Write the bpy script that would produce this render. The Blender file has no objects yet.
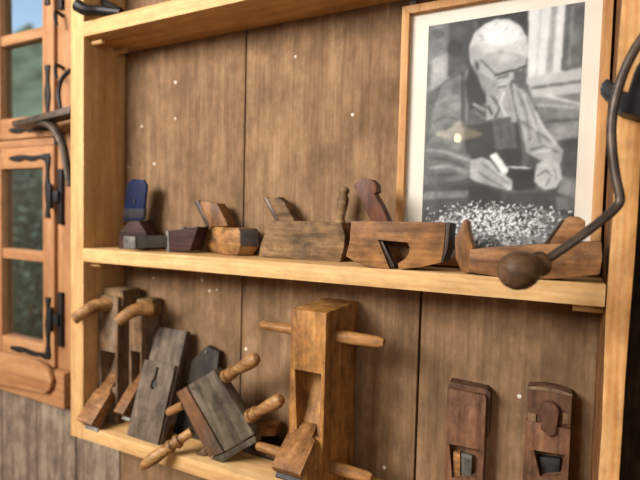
import bpy, bmesh, math, random
import numpy as np
from mathutils import Vector, Matrix, noise as mnoise
random.seed(7)
S = bpy.context.scene
COL = S.collection
# ------------------------------------------------------------------ camera
F = 481.0                                   # focal length in pixels of a 640x480 frame
_X = Vector((952, 48, -481)).normalized()   # world axes seen in camera space (right, down, forward)
_D = Vector((-250, 9760, 481)); _D = (_D - _X * _D.dot(_X)).normalized()
_Z = -_D
_Y = _X.cross(_Z)
if _Y.z < 0: _Y = -_Y
CAM = Vector((0, -.9, 0))
cd = bpy.data.cameras.new('camera'); cam = bpy.data.objects.new('camera', cd); COL.objects.link(cam)
right = Vector((_X.x, _Y.x, _Z.x)); down = Vector((_X.y, _Y.y, _Z.y)); fwd = Vector((_X.z, _Y.z, _Z.z))
cam.matrix_world = Matrix.Translation(CAM) @ Matrix((right, -down, -fwd)).transposed().to_4x4()
cd.sensor_width = 36; cd.sensor_fit = 'HORIZONTAL'; cd.lens = F / 640 * 36
cd.clip_start = .02; cd.clip_end = 300
cd.dof.use_dof = True; cd.dof.focus_distance = .93; cd.dof.aperture_fstop = 2.0
S.camera = cam
# ------------------------------------------------------------------ world, sun, window light, added fill, exposure
W = bpy.data.worlds.new('sky'); S.world = W; W.use_nodes = True
wn = W.node_tree.nodes; wl = W.node_tree.links
bg = wn['Background']; sky = wn.new('ShaderNodeTexSky'); sky.sky_type = 'NISHITA'; sky.sun_disc = False
sky.sun_elevation = math.radians(50); sky.sun_rotation = math.radians(210); sky.air_density = 1.3; sky.dust_density = .4
wl.new(sky.outputs[0], bg.inputs[0]); bg.inputs[1].default_value = .16
def lamp(name, kind, loc, target, energy, color, **kw):
    d = bpy.data.lights.new(name, kind); d.energy = energy; d.color = color
    for k, v in kw.items(): setattr(d, k, v)
    o = bpy.data.objects.new(name, d); COL.objects.link(o); o.location = loc
    o.rotation_euler = (Vector(target) - Vector(loc)).to_track_quat('-Z', 'Y').to_euler()
    return o
lamp('sun', 'SUN', (-2, -3, 6), (0.2, 1, 0), 1.3, (1, .95, .86), angle=.02)
lamp('daylight_large_window', 'AREA', (-2.0, -2.55, 1.15), (-.75, 0, -.1), 160, (1, .985, .965), shape='RECTANGLE', size=1.6, size_y=1.1)
lamp('fill_light_right', 'AREA', (1.55, -2.6, .55), (-.3, 0, -.1), 13, (1, .97, .94), shape='RECTANGLE', size=1.0, size_y=1.2)  # weak fill light added from the right; no window stands there
vs = S.view_settings; vs.view_transform = 'Standard'; vs.look = 'None'; vs.gamma = 1; vs.use_curve_mapping = False; vs.exposure = 0.44
# ------------------------------------------------------------------ pixel helpers (a pixel gives a direction; the plane gives the distance)
def ray(px, py):
    d = Vector((px - 320, py - 240, F)); return Vector((d.dot(_X), d.dot(_Y), d.dot(_Z)))
def at(px, py, y=0.0):
    r = ray(px, py); return CAM + r * ((y - CAM.y) / r.y)
def atx(px, py, x):
    r = ray(px, py); return CAM + r * ((x - CAM.x) / r.x)
def proj(p):
    d = Vector(p) - CAM; c = _X * d.x + _Y * d.y + _Z * d.z
    return 320 + F * c.x / c.z, 240 + F * c.y / c.z
def zmid(x): return -.1065 + (x + 1.2) / 1.27 * .0085      # top face of the middle shelf
def zlow(x): return -.614 + (x + 1.2) * .012               # top face of the bottom shelf
BACK = .145
# ------------------------------------------------------------------ materials
def tone(c, gain=1, sat=1.0):
    g_ = .3 * c[0] + .59 * c[1] + .11 * c[2]; k = gain ** .45
    return tuple((g_ + (v - g_) * sat) * k * w for v, w in zip(c, (.99, 1.0, .985)))
def srgb(c):
    return tuple(((v / 255) / 12.92 if v / 255 <= .04045 else ((v / 255 + .055) / 1.055) ** 2.4) for v in c) + (1,)
def base_mat(name):
    m = bpy.data.materials.new(name); m.use_nodes = True
    return m, m.node_tree.nodes, m.node_tree.links, m.node_tree.nodes['Principled BSDF']
def wood(name, dark, mid, light, axis='z', rough=.6, bump=.25, stain=None, stain_amt=.5, flecks=0, vary=.0, rings=.35, freq=1.0, spec=.35, rot=None, worm=0, gain=.72, stain_scale=11, patina=.55, sat=1.0, knots=0):
    dark, mid, light = [tone(c, gain, sat) for c in (dark, mid, light)]; stain = tone(stain, gain, sat) if stain else None
    m, N, L, P = base_mat(name)
    tc = N.new('ShaderNodeTexCoord'); oi = N.new('ShaderNodeObjectInfo')
    off = N.new('ShaderNodeVectorMath'); off.operation = 'SCALE'
    comb = N.new('ShaderNodeCombineXYZ'); 
    for i in range(3): L.new(oi.outputs['Random'], comb.inputs[i])
    L.new(comb.outputs[0], off.inputs[0]); off.inputs['Scale'].default_value = 7.3
    add = N.new('ShaderNodeVectorMath'); L.new(tc.outputs['Object'], add.inputs[0]); L.new(off.outputs[0], add.inputs[1])
    rm = N.new('ShaderNodeMapping')
    if rot: rm.inputs['Rotation'].default_value = rot
    L.new(add.outputs[0], rm.inputs[0])
    mp = N.new('ShaderNodeMapping'); sc = {'x': (1.1, 16, 16), 'y': (16, 1.1, 16), 'z': (16, 16, 1.1)}[axis]
    mp.inputs['Scale'].default_value = [s * freq for s in sc]; L.new(rm.outputs[0], mp.inputs[0])
    n1 = N.new('ShaderNodeTexNoise'); n1.inputs['Scale'].default_value = 2.2; n1.inputs['Detail'].default_value = 5; n1.inputs['Roughness'].default_value = .62; n1.inputs['Distortion'].default_value = .5
    L.new(mp.outputs[0], n1.inputs['Vector'])
    r1 = N.new('ShaderNodeValToRGB'); e = r1.color_ramp.elements
    e[0].position = .3; e[0].color = srgb(dark); e[1].position = .72; e[1].color = srgb(light)
    k = e.new(.5); k.color = srgb(mid)
    L.new(n1.outputs['Fac'], r1.inputs[0])
    # growth rings
    mp2 = N.new('ShaderNodeMapping'); sc2 = {'x': (.25, 1, 1), 'y': (1, .25, 1), 'z': (1, 1, .12)}[axis]
    mp2.inputs['Scale'].default_value = sc2; L.new(rm.outputs[0], mp2.inputs[0])
    wv = N.new('ShaderNodeTexWave'); wv.wave_type = 'BANDS'; wv.bands_direction = {'x': 'Z', 'y': 'X', 'z': 'X'}[axis]
    wv.inputs['Scale'].default_value = 28 * freq; wv.inputs['Distortion'].default_value = 7; wv.inputs['Detail'].default_value = 3; wv.inputs['Detail Scale'].default_value = .6
    L.new(mp2.outputs[0], wv.inputs['Vector'])
    mx = N.new('ShaderNodeMix'); mx.data_type = 'RGBA'; mx.blend_type = 'MULTIPLY'
    rr = N.new('ShaderNodeMapRange'); rr.inputs['To Min'].default_value = .0; rr.inputs['To Max'].default_value = rings
    L.new(wv.outputs['Fac'], rr.inputs['Value']); L.new(rr.outputs[0], mx.inputs['Factor'])
    dk = [v / max(mid) for v in dark]
    L.new(r1.outputs[0], mx.inputs['A']); mx.inputs['B'].default_value = (dk[0], dk[1], dk[2], 1)
    last = mx.outputs['Result']
    if stain:
        n2 = N.new('ShaderNodeTexNoise'); n2.inputs['Scale'].default_value = stain_scale; n2.inputs['Detail'].default_value = 6; n2.inputs['Roughness'].default_value = .65
        L.new(add.outputs[0], n2.inputs['Vector'])
        r2 = N.new('ShaderNodeMapRange'); r2.inputs['From Min'].default_value = .45; r2.inputs['From Max'].default_value = .68; r2.inputs['To Max'].default_value = stain_amt
        L.new(n2.outputs['Fac'], r2.inputs['Value'])
        m2 = N.new('ShaderNodeMix'); m2.data_type = 'RGBA'; L.new(r2.outputs[0], m2.inputs['Factor']); L.new(last, m2.inputs['A']); m2.inputs['B'].default_value = srgb(stain)
        last = m2.outputs['Result']
    if patina:      # uneven darkened wear
        n4 = N.new('ShaderNodeTexNoise'); n4.inputs['Scale'].default_value = 42; n4.inputs['Detail'].default_value = 9; n4.inputs['Roughness'].default_value = .72
        mp4 = N.new('ShaderNodeMapping'); mp4.inputs['Scale'].default_value = {'x': (.45, 1, 1), 'y': (1, .45, 1), 'z': (1, 1, .45)}[axis]; L.new(rm.outputs[0], mp4.inputs[0]); L.new(mp4.outputs[0], n4.inputs['Vector'])
        r4 = N.new('ShaderNodeMapRange'); r4.inputs['From Min'].default_value = .34; r4.inputs['From Max'].default_value = .62; r4.inputs['To Min'].default_value = 1 - patina; r4.inputs['To Max'].default_value = 1.12
        L.new(n4.outputs['Fac'], r4.inputs['Value'])
        vm = N.new('ShaderNodeVectorMath'); vm.operation = 'SCALE'; L.new(last, vm.inputs[0]); L.new(r4.outputs[0], vm.inputs['Scale']); last = vm.outputs[0]
    if flecks or worm or knots:
        for amt, scale, colr, thr in ((flecks, 38, (214, 202, 186), .0), (worm, 150, (52, 30, 18), .0), (knots, 15, (110, 66, 36), 0)):
            if not amt: continue
            vo = N.new('ShaderNodeTexVoronoi'); vo.inputs['Scale'].default_value = scale; L.new(add.outputs[0], vo.inputs['Vector'])
            lt = N.new('ShaderNodeMath'); lt.operation = 'LESS_THAN'; lt.inputs[1].default_value = .17 if colr[0] > 150 else .22 if colr[0] < 100 else .12; L.new(vo.outputs['Distance'], lt.inputs[0])
            sp = N.new('ShaderNodeSeparateColor'); L.new(vo.outputs['Color'], sp.inputs[0])
            g = N.new('ShaderNodeMath'); g.operation = 'LESS_THAN'; g.inputs[1].default_value = amt; L.new(sp.outputs[0], g.inputs[0])
            a = N.new('ShaderNodeMath'); a.operation = 'MULTIPLY'; L.new(lt.outputs[0], a.inputs[0]); L.new(g.outputs[0], a.inputs[1])
            b = N.new('ShaderNodeMath'); b.operation = 'MULTIPLY'; b.inputs[1].default_value = .75; L.new(a.outputs[0], b.inputs[0])
            m3 = N.new('ShaderNodeMix'); m3.data_type = 'RGBA'; L.new(b.outputs[0], m3.inputs['Factor']); L.new(last, m3.inputs['A']); m3.inputs['B'].default_value = srgb(colr)
            last = m3.outputs['Result']
    if vary:
        hs = N.new('ShaderNodeHueSaturation'); rv = N.new('ShaderNodeMapRange'); rv.inputs['To Min'].default_value = 1 - vary; rv.inputs['To Max'].default_value = 1 + vary
        L.new(oi.outputs['Random'], rv.inputs['Value']); L.new(rv.outputs[0], hs.inputs['Value']); L.new(last, hs.inputs['Color']); last = hs.outputs[0]
    L.new(last, P.inputs['Base Color'])
    P.inputs['Roughness'].default_value = min(rough + .08, .9); P.inputs['Specular IOR Level'].default_value = spec * .6
    n3 = N.new('ShaderNodeTexNoise'); n3.inputs['Scale'].default_value = 9; n3.inputs['Detail'].default_value = 4; L.new(mp.outputs[0], n3.inputs['Vector'])
    bp = N.new('ShaderNodeBump'); bp.inputs['Strength'].default_value = bump; bp.inputs['Distance'].default_value = .004
    L.new(n3.outputs['Fac'], bp.inputs['Height']); L.new(bp.outputs[0], P.inputs['Normal'])
    return m
def plain(name, c, rough=.6, metal=0, spec=.5, noise_amt=.25, c2=None, scale=40, bump=.15):
    m, N, L, P = base_mat(name)
    tc = N.new('ShaderNodeTexCoord'); n = N.new('ShaderNodeTexNoise'); n.inputs['Scale'].default_value = scale; n.inputs['Detail'].default_value = 5
    L.new(tc.outputs['Object'], n.inputs['Vector'])
    r = N.new('ShaderNodeValToRGB'); a = srgb(c); b = srgb(c2) if c2 else tuple(v * (1 - noise_amt) for v in a[:3]) + (1,)
    r.color_ramp.elements[0].position = .35; r.color_ramp.elements[0].color = b; r.color_ramp.elements[1].position = .65; r.color_ramp.elements[1].color = a
    L.new(n.outputs['Fac'], r.inputs[0]); L.new(r.outputs[0], P.inputs['Base Color'])
    P.inputs['Roughness'].default_value = rough; P.inputs['Metallic'].default_value = metal; P.inputs['Specular IOR Level'].default_value = spec
    bp = N.new('ShaderNodeBump'); bp.inputs['Strength'].default_value = bump; bp.inputs['Distance'].default_value = .002; L.new(n.outputs['Fac'], bp.inputs['Height']); L.new(bp.outputs[0], P.inputs['Normal'])
    return m
def glass(name, tint=(1, 1, 1)):
    m, N, L, P = base_mat(name); N.remove(P)
    out = N['Material Output']; t = N.new('ShaderNodeBsdfTransparent'); t.inputs[0].default_value = tint + (1,)
    g = N.new('ShaderNodeBsdfGlossy'); g.inputs['Roughness'].default_value = .01
    f = N.new('ShaderNodeFresnel'); mx = N.new('ShaderNodeMixShader')
    geo = N.new('ShaderNodeNewGeometry'); ir = N.new('ShaderNodeMapRange'); ir.inputs['To Min'].default_value = 1.45; ir.inputs['To Max'].default_value = 1 / 1.45   # same reflectance on both faces of the sheet
    L.new(geo.outputs['Backfacing'], ir.inputs['Value']); L.new(ir.outputs[0], f.inputs['IOR'])
    L.new(f.outputs[0], mx.inputs[0]); L.new(t.outputs[0], mx.inputs[1]); L.new(g.outputs[0], mx.inputs[2]); L.new(mx.outputs[0], out.inputs[0])
    return m
M = {}
M['pine_x'] = wood('pale_pine_across', (196, 140, 82), (222, 170, 106), (236, 190, 128), 'x', .55, .1, rings=.22, spec=.3, gain=.76, patina=.14, sat=.86)
M['pine_z'] = wood('pale_pine_upright', (196, 140, 82), (220, 168, 104), (234, 188, 126), 'z', .55, .1, rings=.25, spec=.3, gain=.76, patina=.14, sat=.86, knots=.1)
M['plank'] = wood('weathered_plank', (128, 98, 72), (153, 119, 89), (176, 140, 107), 'z', .75, .3, stain=(108, 82, 58), stain_amt=.8, knots=.04, flecks=.045, vary=.07, rings=.3, spec=.2, stain_scale=5, gain=.68, patina=.27, sat=1.0)
M['plank_dark'] = wood('dark_plank', (44, 32, 24), (62, 46, 34), (78, 60, 46), 'z', .8, .3, rings=.2, spec=.2)  # darker boards to the right of the right upright
M['plank_grey'] = wood('grey_weathered_plank', (116, 98, 84), (150, 130, 112), (176, 156, 138), 'z', .8, .4, stain=(88, 72, 62), stain_amt=.6, vary=.1, rings=.3, spec=.2, patina=.4)
M['live_edge'] = wood('pine_slab', (190, 130, 72), (220, 164, 104), (236, 188, 132), 'z', .6, .2, stain=(160, 104, 60), stain_amt=.35, rings=.4, spec=.25, patina=.25)
M['bark_edge'] = wood('brown_slab_edge', (104, 66, 38), (138, 92, 56), (160, 110, 70), 'z', .75, .4, rings=.3, spec=.2)
M['window_wood'] = wood('varnished_window_wood', (168, 112, 72), (198, 140, 94), (214, 160, 112), 'z', .5, .1, rings=.2, spec=.35, gain=.58, patina=.15)
M['window_wood_x'] = wood('varnished_window_wood_across', (168, 112, 72), (198, 140, 94), (214, 160, 112), 'x', .5, .1, rings=.2, spec=.35, gain=.58, patina=.15)
M['old_grey'] = wood('grey_brown_old_beech', (100, 74, 50), (156, 120, 84), (186, 148, 106), 'x', .65, .3, stain=(78, 64, 52), stain_amt=.8, stain_scale=22, rings=.25, spec=.25)
M['old_orange'] = wood('orange_brown_old_beech', (128, 84, 46), (176, 122, 72), (204, 150, 92), 'x', .5, .2, stain=(96, 60, 36), stain_amt=.75, stain_scale=16, rings=.35, spec=.35)
M['old_gold'] = wood('honey_old_beech', (130, 84, 46), (188, 134, 80), (206, 156, 98), 'x', .5, .2, stain=(88, 58, 36), stain_amt=.8, rings=.25, spec=.35, stain_scale=20)
M['grip_wood'] = wood('dark_worn_grip_wood', (60, 42, 28), (104, 76, 50), (130, 98, 68), 'x', .45, .2, stain=(64, 46, 34), stain_amt=.7, rings=.25, spec=.4, stain_scale=30)
M['end_dark'] = plain('dark_end_grain', (62, 46, 36), .7, c2=(42, 32, 27), scale=60)
M['red_wood'] = wood('red_brown_wedge_wood', (72, 40, 25), (108, 62, 39), (134, 82, 53), 'z', .45, .2, rings=.3, spec=.4)
M['dark_red'] = wood('dark_plum_wood', (50, 31, 28), (76, 48, 42), (96, 64, 55), 'x', .55, .2, stain=(52, 40, 38), stain_amt=.5, rings=.2, spec=.3)
M['horn'] = wood('brown_beech', (122, 80, 44), (168, 116, 70), (194, 142, 92), 'x', .45, .2, stain=(88, 56, 34), stain_amt=.75, stain_scale=18, rings=.35, spec=.4)
M['horn_z'] = wood('brown_beech_upright', (122, 80, 44), (168, 116, 70), (194, 142, 92), 'z', .45, .2, stain=(104, 68, 44), stain_amt=.4, rings=.3, spec=.4)
M['tall'] = wood('honey_block_wood', (142, 92, 44), (184, 130, 70), (208, 156, 92), 'z', .5, .2, stain=(116, 70, 38), stain_amt=.7, rings=.3, spec=.35, worm=.16, stain_scale=16, gain=.8)
M['turned'] = wood('turned_handle_wood', (134, 90, 48), (188, 138, 84), (210, 162, 106), 'x', .4, .15, stain=(110, 70, 42), stain_amt=.4, rings=.3, spec=.45)
M['peg_worm'] = wood('wormy_peg_wood', (140, 92, 50), (186, 132, 78), (206, 156, 100), 'x', .5, .25, rings=.3, worm=.22, spec=.35)
M['grey_board'] = wood('grey_board', (84, 70, 59), (120, 102, 87), (142, 122, 105), 'z', .6, .25, stain=(74, 62, 53), stain_amt=.5, rings=.15, spec=.3)
M['dark_board'] = wood('charcoal_board', (42, 36, 31), (58, 50, 43), (74, 64, 55), 'z', .6, .2, rings=.15, spec=.3)
M['slate_wood'] = wood('grey_green_worn_wood', (74, 63, 52), (102, 89, 75), (142, 127, 108), 'z', .6, .3, stain=(62, 50, 40), stain_amt=.8, stain_scale=20, rings=.15, spec=.3, rot=(0, .6, 0))
M['rust_wood'] = wood('rust_brown_worn_wood', (92, 62, 42), (134, 92, 62), (120, 104, 88), 'z', .6, .3, stain=(96, 86, 76), stain_amt=.7, rings=.15, spec=.3, rot=(0, .6, 0))
M['hang_red'] = wood('reddish_old_wood', (96, 64, 46), (138, 96, 70), (160, 118, 88), 'z', .55, .25, stain=(84, 58, 46), stain_amt=.6, rings=.25, spec=.3)
M['hang_dark'] = wood('dark_reddish_old_wood', (78, 54, 40), (110, 76, 56), (130, 94, 70), 'z', .55, .25, stain=(58, 44, 38), stain_amt=.5, rings=.2, spec=.3)
M['frame_wood'] = wood('oak_picture_frame', (176, 120, 70), (206, 150, 94), (220, 168, 112), 'z', .45, .1, rings=.2, spec=.35, patina=.12)
M['iron'] = plain('black_iron', (38, 36, 36), .5, .6, scale=60)
M['iron_brown'] = plain('brown_patina_iron', (82, 68, 56), .45, .6, c2=(56, 46, 40), scale=50)
M['steel'] = plain('dull_grey_steel', (112, 108, 100), .55, .4, c2=(72, 68, 62), scale=50)
M['zinc'] = plain('pale_metal_strap', (170, 168, 160), .5, .5, c2=(60, 56, 52), scale=70)
M['blue'] = plain('blue_lacquer', (6, 20, 56), .55, 0, c2=(5, 14, 40), spec=.15, scale=30)
M['blackened'] = plain('blackened_steel', (56, 52, 50), .5, .2, c2=(34, 33, 34), scale=50)
M['soot'] = plain('sooty_steel', (44, 42, 44), .6, 0, spec=.15, c2=(28, 27, 30), scale=50)
M['mat_board'] = plain('cream_mat_board', (216, 209, 194), .85, c2=(208, 199, 182), scale=9, bump=.02)
M['plaster'] = plain('pale_plaster', (176, 166, 150), .9, scale=6, bump=.05)
M['floor_wood'] = wood('floor_boards', (110, 76, 48), (146, 104, 68), (166, 124, 86), 'y', .5, .1, patina=.2)
M['glass'] = glass('clear_glass')
M['window_glass'] = glass('window_glass', (.93, .96, .95))
M['enamel'] = plain('pale_enamel', (225, 215, 195), .4, bump=.02)
M['leaf'] = plain('hedge_leaf', (84, 108, 66), .6, c2=(24, 38, 24), scale=3, bump=0)
M['hillside'] = plain('wooded_hillside', (112, 132, 96), .9, c2=(52, 72, 50), scale=.25, bump=0)
M['meadow'] = plain('garden_grass', (120, 140, 78), .9, c2=(84, 108, 56), scale=2, bump=0)
M['bulb'] = base_mat('bulb_glow')[0]
_p = M['bulb'].node_tree.nodes['Principled BSDF']; _p.inputs['Emission Color'].default_value = (1, .78, .4, 1); _p.inputs['Emission Strength'].default_value = 24
M['opal'] = base_mat('lit_opal_shade')[0]
_p = M['opal'].node_tree.nodes['Principled BSDF']; _p.inputs['Base Color'].default_value = (.85, .78, .6, 1); _p.inputs['Emission Color'].default_value = (1, .8, .45, 1); _p.inputs['Emission Strength'].default_value = 2.2
# ------------------------------------------------------------------ mesh helpers
def prism(bm, pts, ext):
    ext = Vector(ext); a = [bm.verts.new(Vector(p)) for p in pts]; b = [bm.verts.new(Vector(p) + ext) for p in pts]
    n = len(pts); bm.faces.new(a); bm.faces.new(b[::-1])
    for i in range(n): bm.faces.new((a[i], b[i], b[(i + 1) % n], a[(i + 1) % n]))
def box(bm, lo, hi):
    prism(bm, [(lo[0], lo[1], lo[2]), (hi[0], lo[1], lo[2]), (hi[0], lo[1], hi[2]), (lo[0], lo[1], hi[2])], (0, hi[1] - lo[1], 0))
def loft(bm, rings, cap=True):
    vs_ = [[bm.verts.new(Vector(p)) for p in r] for r in rings]; n = len(rings[0])
    for a, b in zip(vs_, vs_[1:]):
        for i in range(n): bm.faces.new((a[i], a[(i + 1) % n], b[(i + 1) % n], b[i]))
    if cap: bm.faces.new(vs_[0][::-1]); bm.faces.new(vs_[-1])
def frame_of(d):
    d = Vector(d).normalized(); u = d.orthogonal().normalized(); return d, u, d.cross(u)
def lathe(bm, p0, p1, prof, seg=16):
    p0, p1 = Vector(p0), Vector(p1); d, u, v = frame_of(p1 - p0); L = (p1 - p0).length
    loft(bm, [[p0 + d * (t * L) + (u * math.cos(a) + v * math.sin(a)) * max(r, .0004) for a in [2 * math.pi * k / seg for k in range(seg)]] for t, r in prof])
def smooth_path(pts, n=6):
    P = [Vector(p) for p in pts]; Q = [P[0] * 2 - P[1]] + P + [P[-1] * 2 - P[-2]]; out = []
    for i in range(1, len(Q) - 2):
        for k in range(n):
            t = k / n; a, b, c, d = Q[i - 1], Q[i], Q[i + 1], Q[i + 2]
            out.append(.5 * ((2 * b) + (c - a) * t + (2 * a - 5 * b + 4 * c - d) * t * t + (3 * b - a - 3 * c + d) * t ** 3))
    out.append(P[-1]); return out
def tube(bm, pts, rad, seg=10, n=6):
    P = smooth_path(pts, n) if n > 1 else [Vector(p) for p in pts]; rings = []; m = len(P)
    R = rad if callable(rad) else (lambda t: rad)
    u = None
    for i, p in enumerate(P):
        d = (P[min(i + 1, m - 1)] - P[max(i - 1, 0)]).normalized()
        if u is None: u = d.orthogonal().normalized()
        u = (u - d * u.dot(d)).normalized(); v = d.cross(u); r = R(i / (m - 1))
        rings.append([p + (u * math.cos(a) + v * math.sin(a)) * r for a in [2 * math.pi * k / seg for k in range(seg)]])
    loft(bm, rings)
def finish(bm, bevel, ang=28, seg=2):
    bmesh.ops.remove_doubles(bm, verts=bm.verts[:], dist=1e-6)
    bmesh.ops.recalc_face_normals(bm, faces=bm.faces[:])
    if bevel:
        es = [e for e in bm.edges if len(e.link_faces) == 2 and e.calc_face_angle(0) > math.radians(ang)]
        if es: bmesh.ops.bevel(bm, geom=es, offset=bevel, segments=seg, profile=.6, affect='EDGES', clamp_overlap=True)
    bmesh.ops.recalc_face_normals(bm, faces=bm.faces[:])
def wobble(bm, amp, freq=25, seed=0):
    for v in bm.verts:
        v.co += mnoise.noise_vector(v.co * freq + Vector((seed, 0, 0))) * amp
def obj(name, bm, mat, parent=None, bevel=.0015, cut=None, smooth=35, wob=0):
    """link one mesh object; verts are world coordinates, made local to the parent empty"""
    finish(bm, bevel)
    if wob: wobble(bm, wob)
    base = parent_loc(parent) if parent else sum((v.co for v in bm.verts), Vector()) / len(bm.verts)
    if not parent: base.z = min(v.co.z for v in bm.verts)
    bmesh.ops.translate(bm, verts=bm.verts[:], vec=-base)
    me = bpy.data.meshes.new(name); bm.to_mesh(me); bm.free()
    o = bpy.data.objects.new(name, me); COL.objects.link(o)
    if parent: o.parent = parent
    else: o.location = base
    if cut is not None:
        for c in cut:
            bmesh.ops.recalc_face_normals(c, faces=c.faces[:]); bmesh.ops.translate(c, verts=c.verts[:], vec=-base)
            cm = bpy.data.meshes.new('cutter'); c.to_mesh(cm); c.free(); co = bpy.data.objects.new('cutter', cm); COL.objects.link(co)
            if parent: co.parent = parent
            else: co.location = base
            md = o.modifiers.new('b', 'BOOLEAN'); md.object = co; md.operation = 'DIFFERENCE'; md.solver = 'EXACT'
            bpy.context.view_layer.update(); dg = bpy.context.evaluated_depsgraph_get()
            nm = bpy.data.meshes.new_from_object(o.evaluated_get(dg)); o.modifiers.clear(); o.data = nm
            bpy.data.objects.remove(co); bpy.data.meshes.remove(cm)
    o.data.materials.clear(); o.data.materials.append(M[mat] if isinstance(mat, str) else mat)
    o.data.polygons.foreach_set('use_smooth', [True] * len(o.data.polygons))
    o.data.set_sharp_from_angle(angle=math.radians(smooth))
    return o
def parent_loc(p):
    l = Vector()
    while p: l += p.location; p = p.parent
    return l
def thing(name, label, cat, loc, group=None, kind=None):
    o = bpy.data.objects.new(name, None); COL.objects.link(o); o.location = Vector(loc); o.empty_display_size = .05
    return tag(o, label, cat, group, kind)
def tag(o, label=None, cat=None, group=None, kind=None):
    if label: o['label'] = label
    if cat: o['category'] = cat
    if group: o['group'] = group
    if kind: o['kind'] = kind
    return o
def settle(t, z, only=None):
    """shift a thing so that its lowest point stands on height z"""
    bpy.context.view_layer.update(); lo = 1e9
    def walk(o):
        nonlocal lo
        if o.type == 'MESH' and (only is None or o.name.split('.')[0] in only):
            mw = o.matrix_world; lo = min([lo] + [(mw @ v.co).z for v in o.data.vertices])
        for c in o.children: walk(c)
    walk(t); t.location.z += z + .0004 - lo
def B(): return bmesh.new()
def PX(pts, y): return [at(p[0], p[1], y) for p in pts]
def px_prism(name, pts, y, depth, mat, parent, bevel=.0015, cut=None, ext=None, wob=0):
    b = B(); prism(b, PX(pts, y), ext or (0, depth, 0)); return obj(name, b, mat, parent, bevel, cut, wob=wob)
def px_cut(pts, y, depth, ext=None):
    b = B(); prism(b, PX(pts, y), ext or (0, depth, 0)); return b
# ================================================================== THE ROOM
FL, CE = -1.5, 1.8
X0, X1, Y0 = -3.4, 2.2, -3.1
def sbox(name, lo, hi, mat, parent=None, bevel=0):
    b = B(); box(b, lo, hi); o = obj(name, b, mat, parent, bevel)
    if not parent: o['kind'] = 'structure'
    return o
sbox('floor', (X0, Y0, FL - .05), (X1, .27, FL), 'floor_wood')
sbox('ceiling', (X0, Y0, CE), (X1, .27, CE + .05), 'plaster')
sbox('wall_left', (X0 - .1, Y0, FL), (X0, .27, CE), 'plaster')
sbox('wall_right', (X1, Y0, FL), (X1 + .1, .27, CE), 'plaster')
sbox('wall_front', (X0, Y0 - .1, FL), (X1, Y0, CE), 'plaster')
WX0, WX1, WZ0, WZ1 = -2.26, -1.425, -.655, .98       # opening of the window
wb = thing('wall_back', None, None, (0, BACK, FL), kind='structure')
g = .0028
def plank(x0, x1, z0, z1, mat, proud=0):
    b = B(); box(b, (x0 + g, BACK - proud, z0), (x1 - g, BACK + .028, z1)); return obj('plank', b, mat, wb, .0022)
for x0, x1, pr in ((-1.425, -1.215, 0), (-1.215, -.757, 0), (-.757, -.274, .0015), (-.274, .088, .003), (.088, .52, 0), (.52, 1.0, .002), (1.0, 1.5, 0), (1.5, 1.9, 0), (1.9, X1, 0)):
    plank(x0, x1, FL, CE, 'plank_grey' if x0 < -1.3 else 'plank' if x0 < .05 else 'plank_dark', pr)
for i in range(4):
    w = (WX1 - WX0) / 4; plank(WX0 + i * w, WX0 + (i + 1) * w, FL, WZ0, 'plank_grey', .001 * (i % 2)); plank(WX0 + i * w, WX0 + (i + 1) * w, WZ1, CE, 'plank_grey')
for i in range(4):
    w = (WX0 - X0) / 4; plank(X0 + i * w, X0 + (i + 1) * w, FL, CE, 'plank_grey')
b = B()
box(b, (X0, BACK + .029, FL), (WX0, .27, CE)); box(b, (WX1, BACK + .029, FL), (X1, .27, CE)); box(b, (WX0, BACK + .029, FL), (WX1, .27, WZ0)); box(b, (WX0, BACK + .029, WZ1), (WX1, .27, CE))
finish(b, 0); obj('wall_core', b, 'end_dark', wb, 0)
# ---- window beside the shelf
win = thing('window_1', None, None, (-1.84, .13, WZ0), kind='structure')
def wbox(name, lo, hi, mat='window_wood', bevel=.004, parent=None): 
    b = B(); box(b, lo, hi); return obj(name, b, mat, parent or win, bevel)
yf = .115
wbox('jamb', (-1.492, yf + .012, -.53), (-1.427, .2, .97)); wbox('jamb', (-2.255, yf + .012, -.53), (-2.19, .2, .97))
wbox('sill', (-2.255, yf - .012, -.652), (-1.427, .2, -.532), 'window_wood_x', .008); wbox('head', (-2.255, yf + .012, .90), (-1.427, .2, .975), 'window_wood_x')
b = B(); prism(b, PX([(-45, 343), (30, 359), (41, 364), (48, 371), (51, 381), (49, 390), (44, 394), (-45, 376)], .085), (0, .017, 0)); obj('sill_nose', b, 'window_wood_x', win, .006)
wbox('transom', (-2.19, yf + .008, .212), (-1.492, .2, .238), 'window_wood_x')
for sx0, sx1 in ((-1.84, -1.494), (-2.188, -1.844)):
    for sz0, sz1, mun in ((-.528, .21, (-.178, -.142)), (.24, .898, (.565, .60))):
        f = thing('sash', None, None, Vector((sx0, .13, sz0)) - win.location); f.parent = win
        st, rl = .052, .072
        wbox('stile', (sx0, yf, sz0), (sx0 + st, .16, sz1), parent=f); wbox('stile', (sx1 - st - .006, yf, sz0), (sx1, .16, sz1), parent=f)
        wbox('rail', (sx0 + st, yf + .001, sz0), (sx1 - st - .006, .159, sz0 + rl), 'window_wood_x', parent=f)
        wbox('rail', (sx0 + st, yf + .001, sz1 - rl), (sx1 - st - .006, .159, sz1), 'window_wood_x', parent=f)
        wbox('glazing_bar', (sx0 + st, yf + .004, mun[0]), (sx1 - st - .006, .156, mun[1]), 'window_wood_x', parent=f)
        for a, c in ((sz0 + rl, mun[0]), (mun[1], sz1 - rl)):
            wbox('pane', (sx0 + st - .003, .134, a - .003), (sx1 - st - .003, .138, c + .003), 'window_glass', 0, parent=f)
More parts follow.
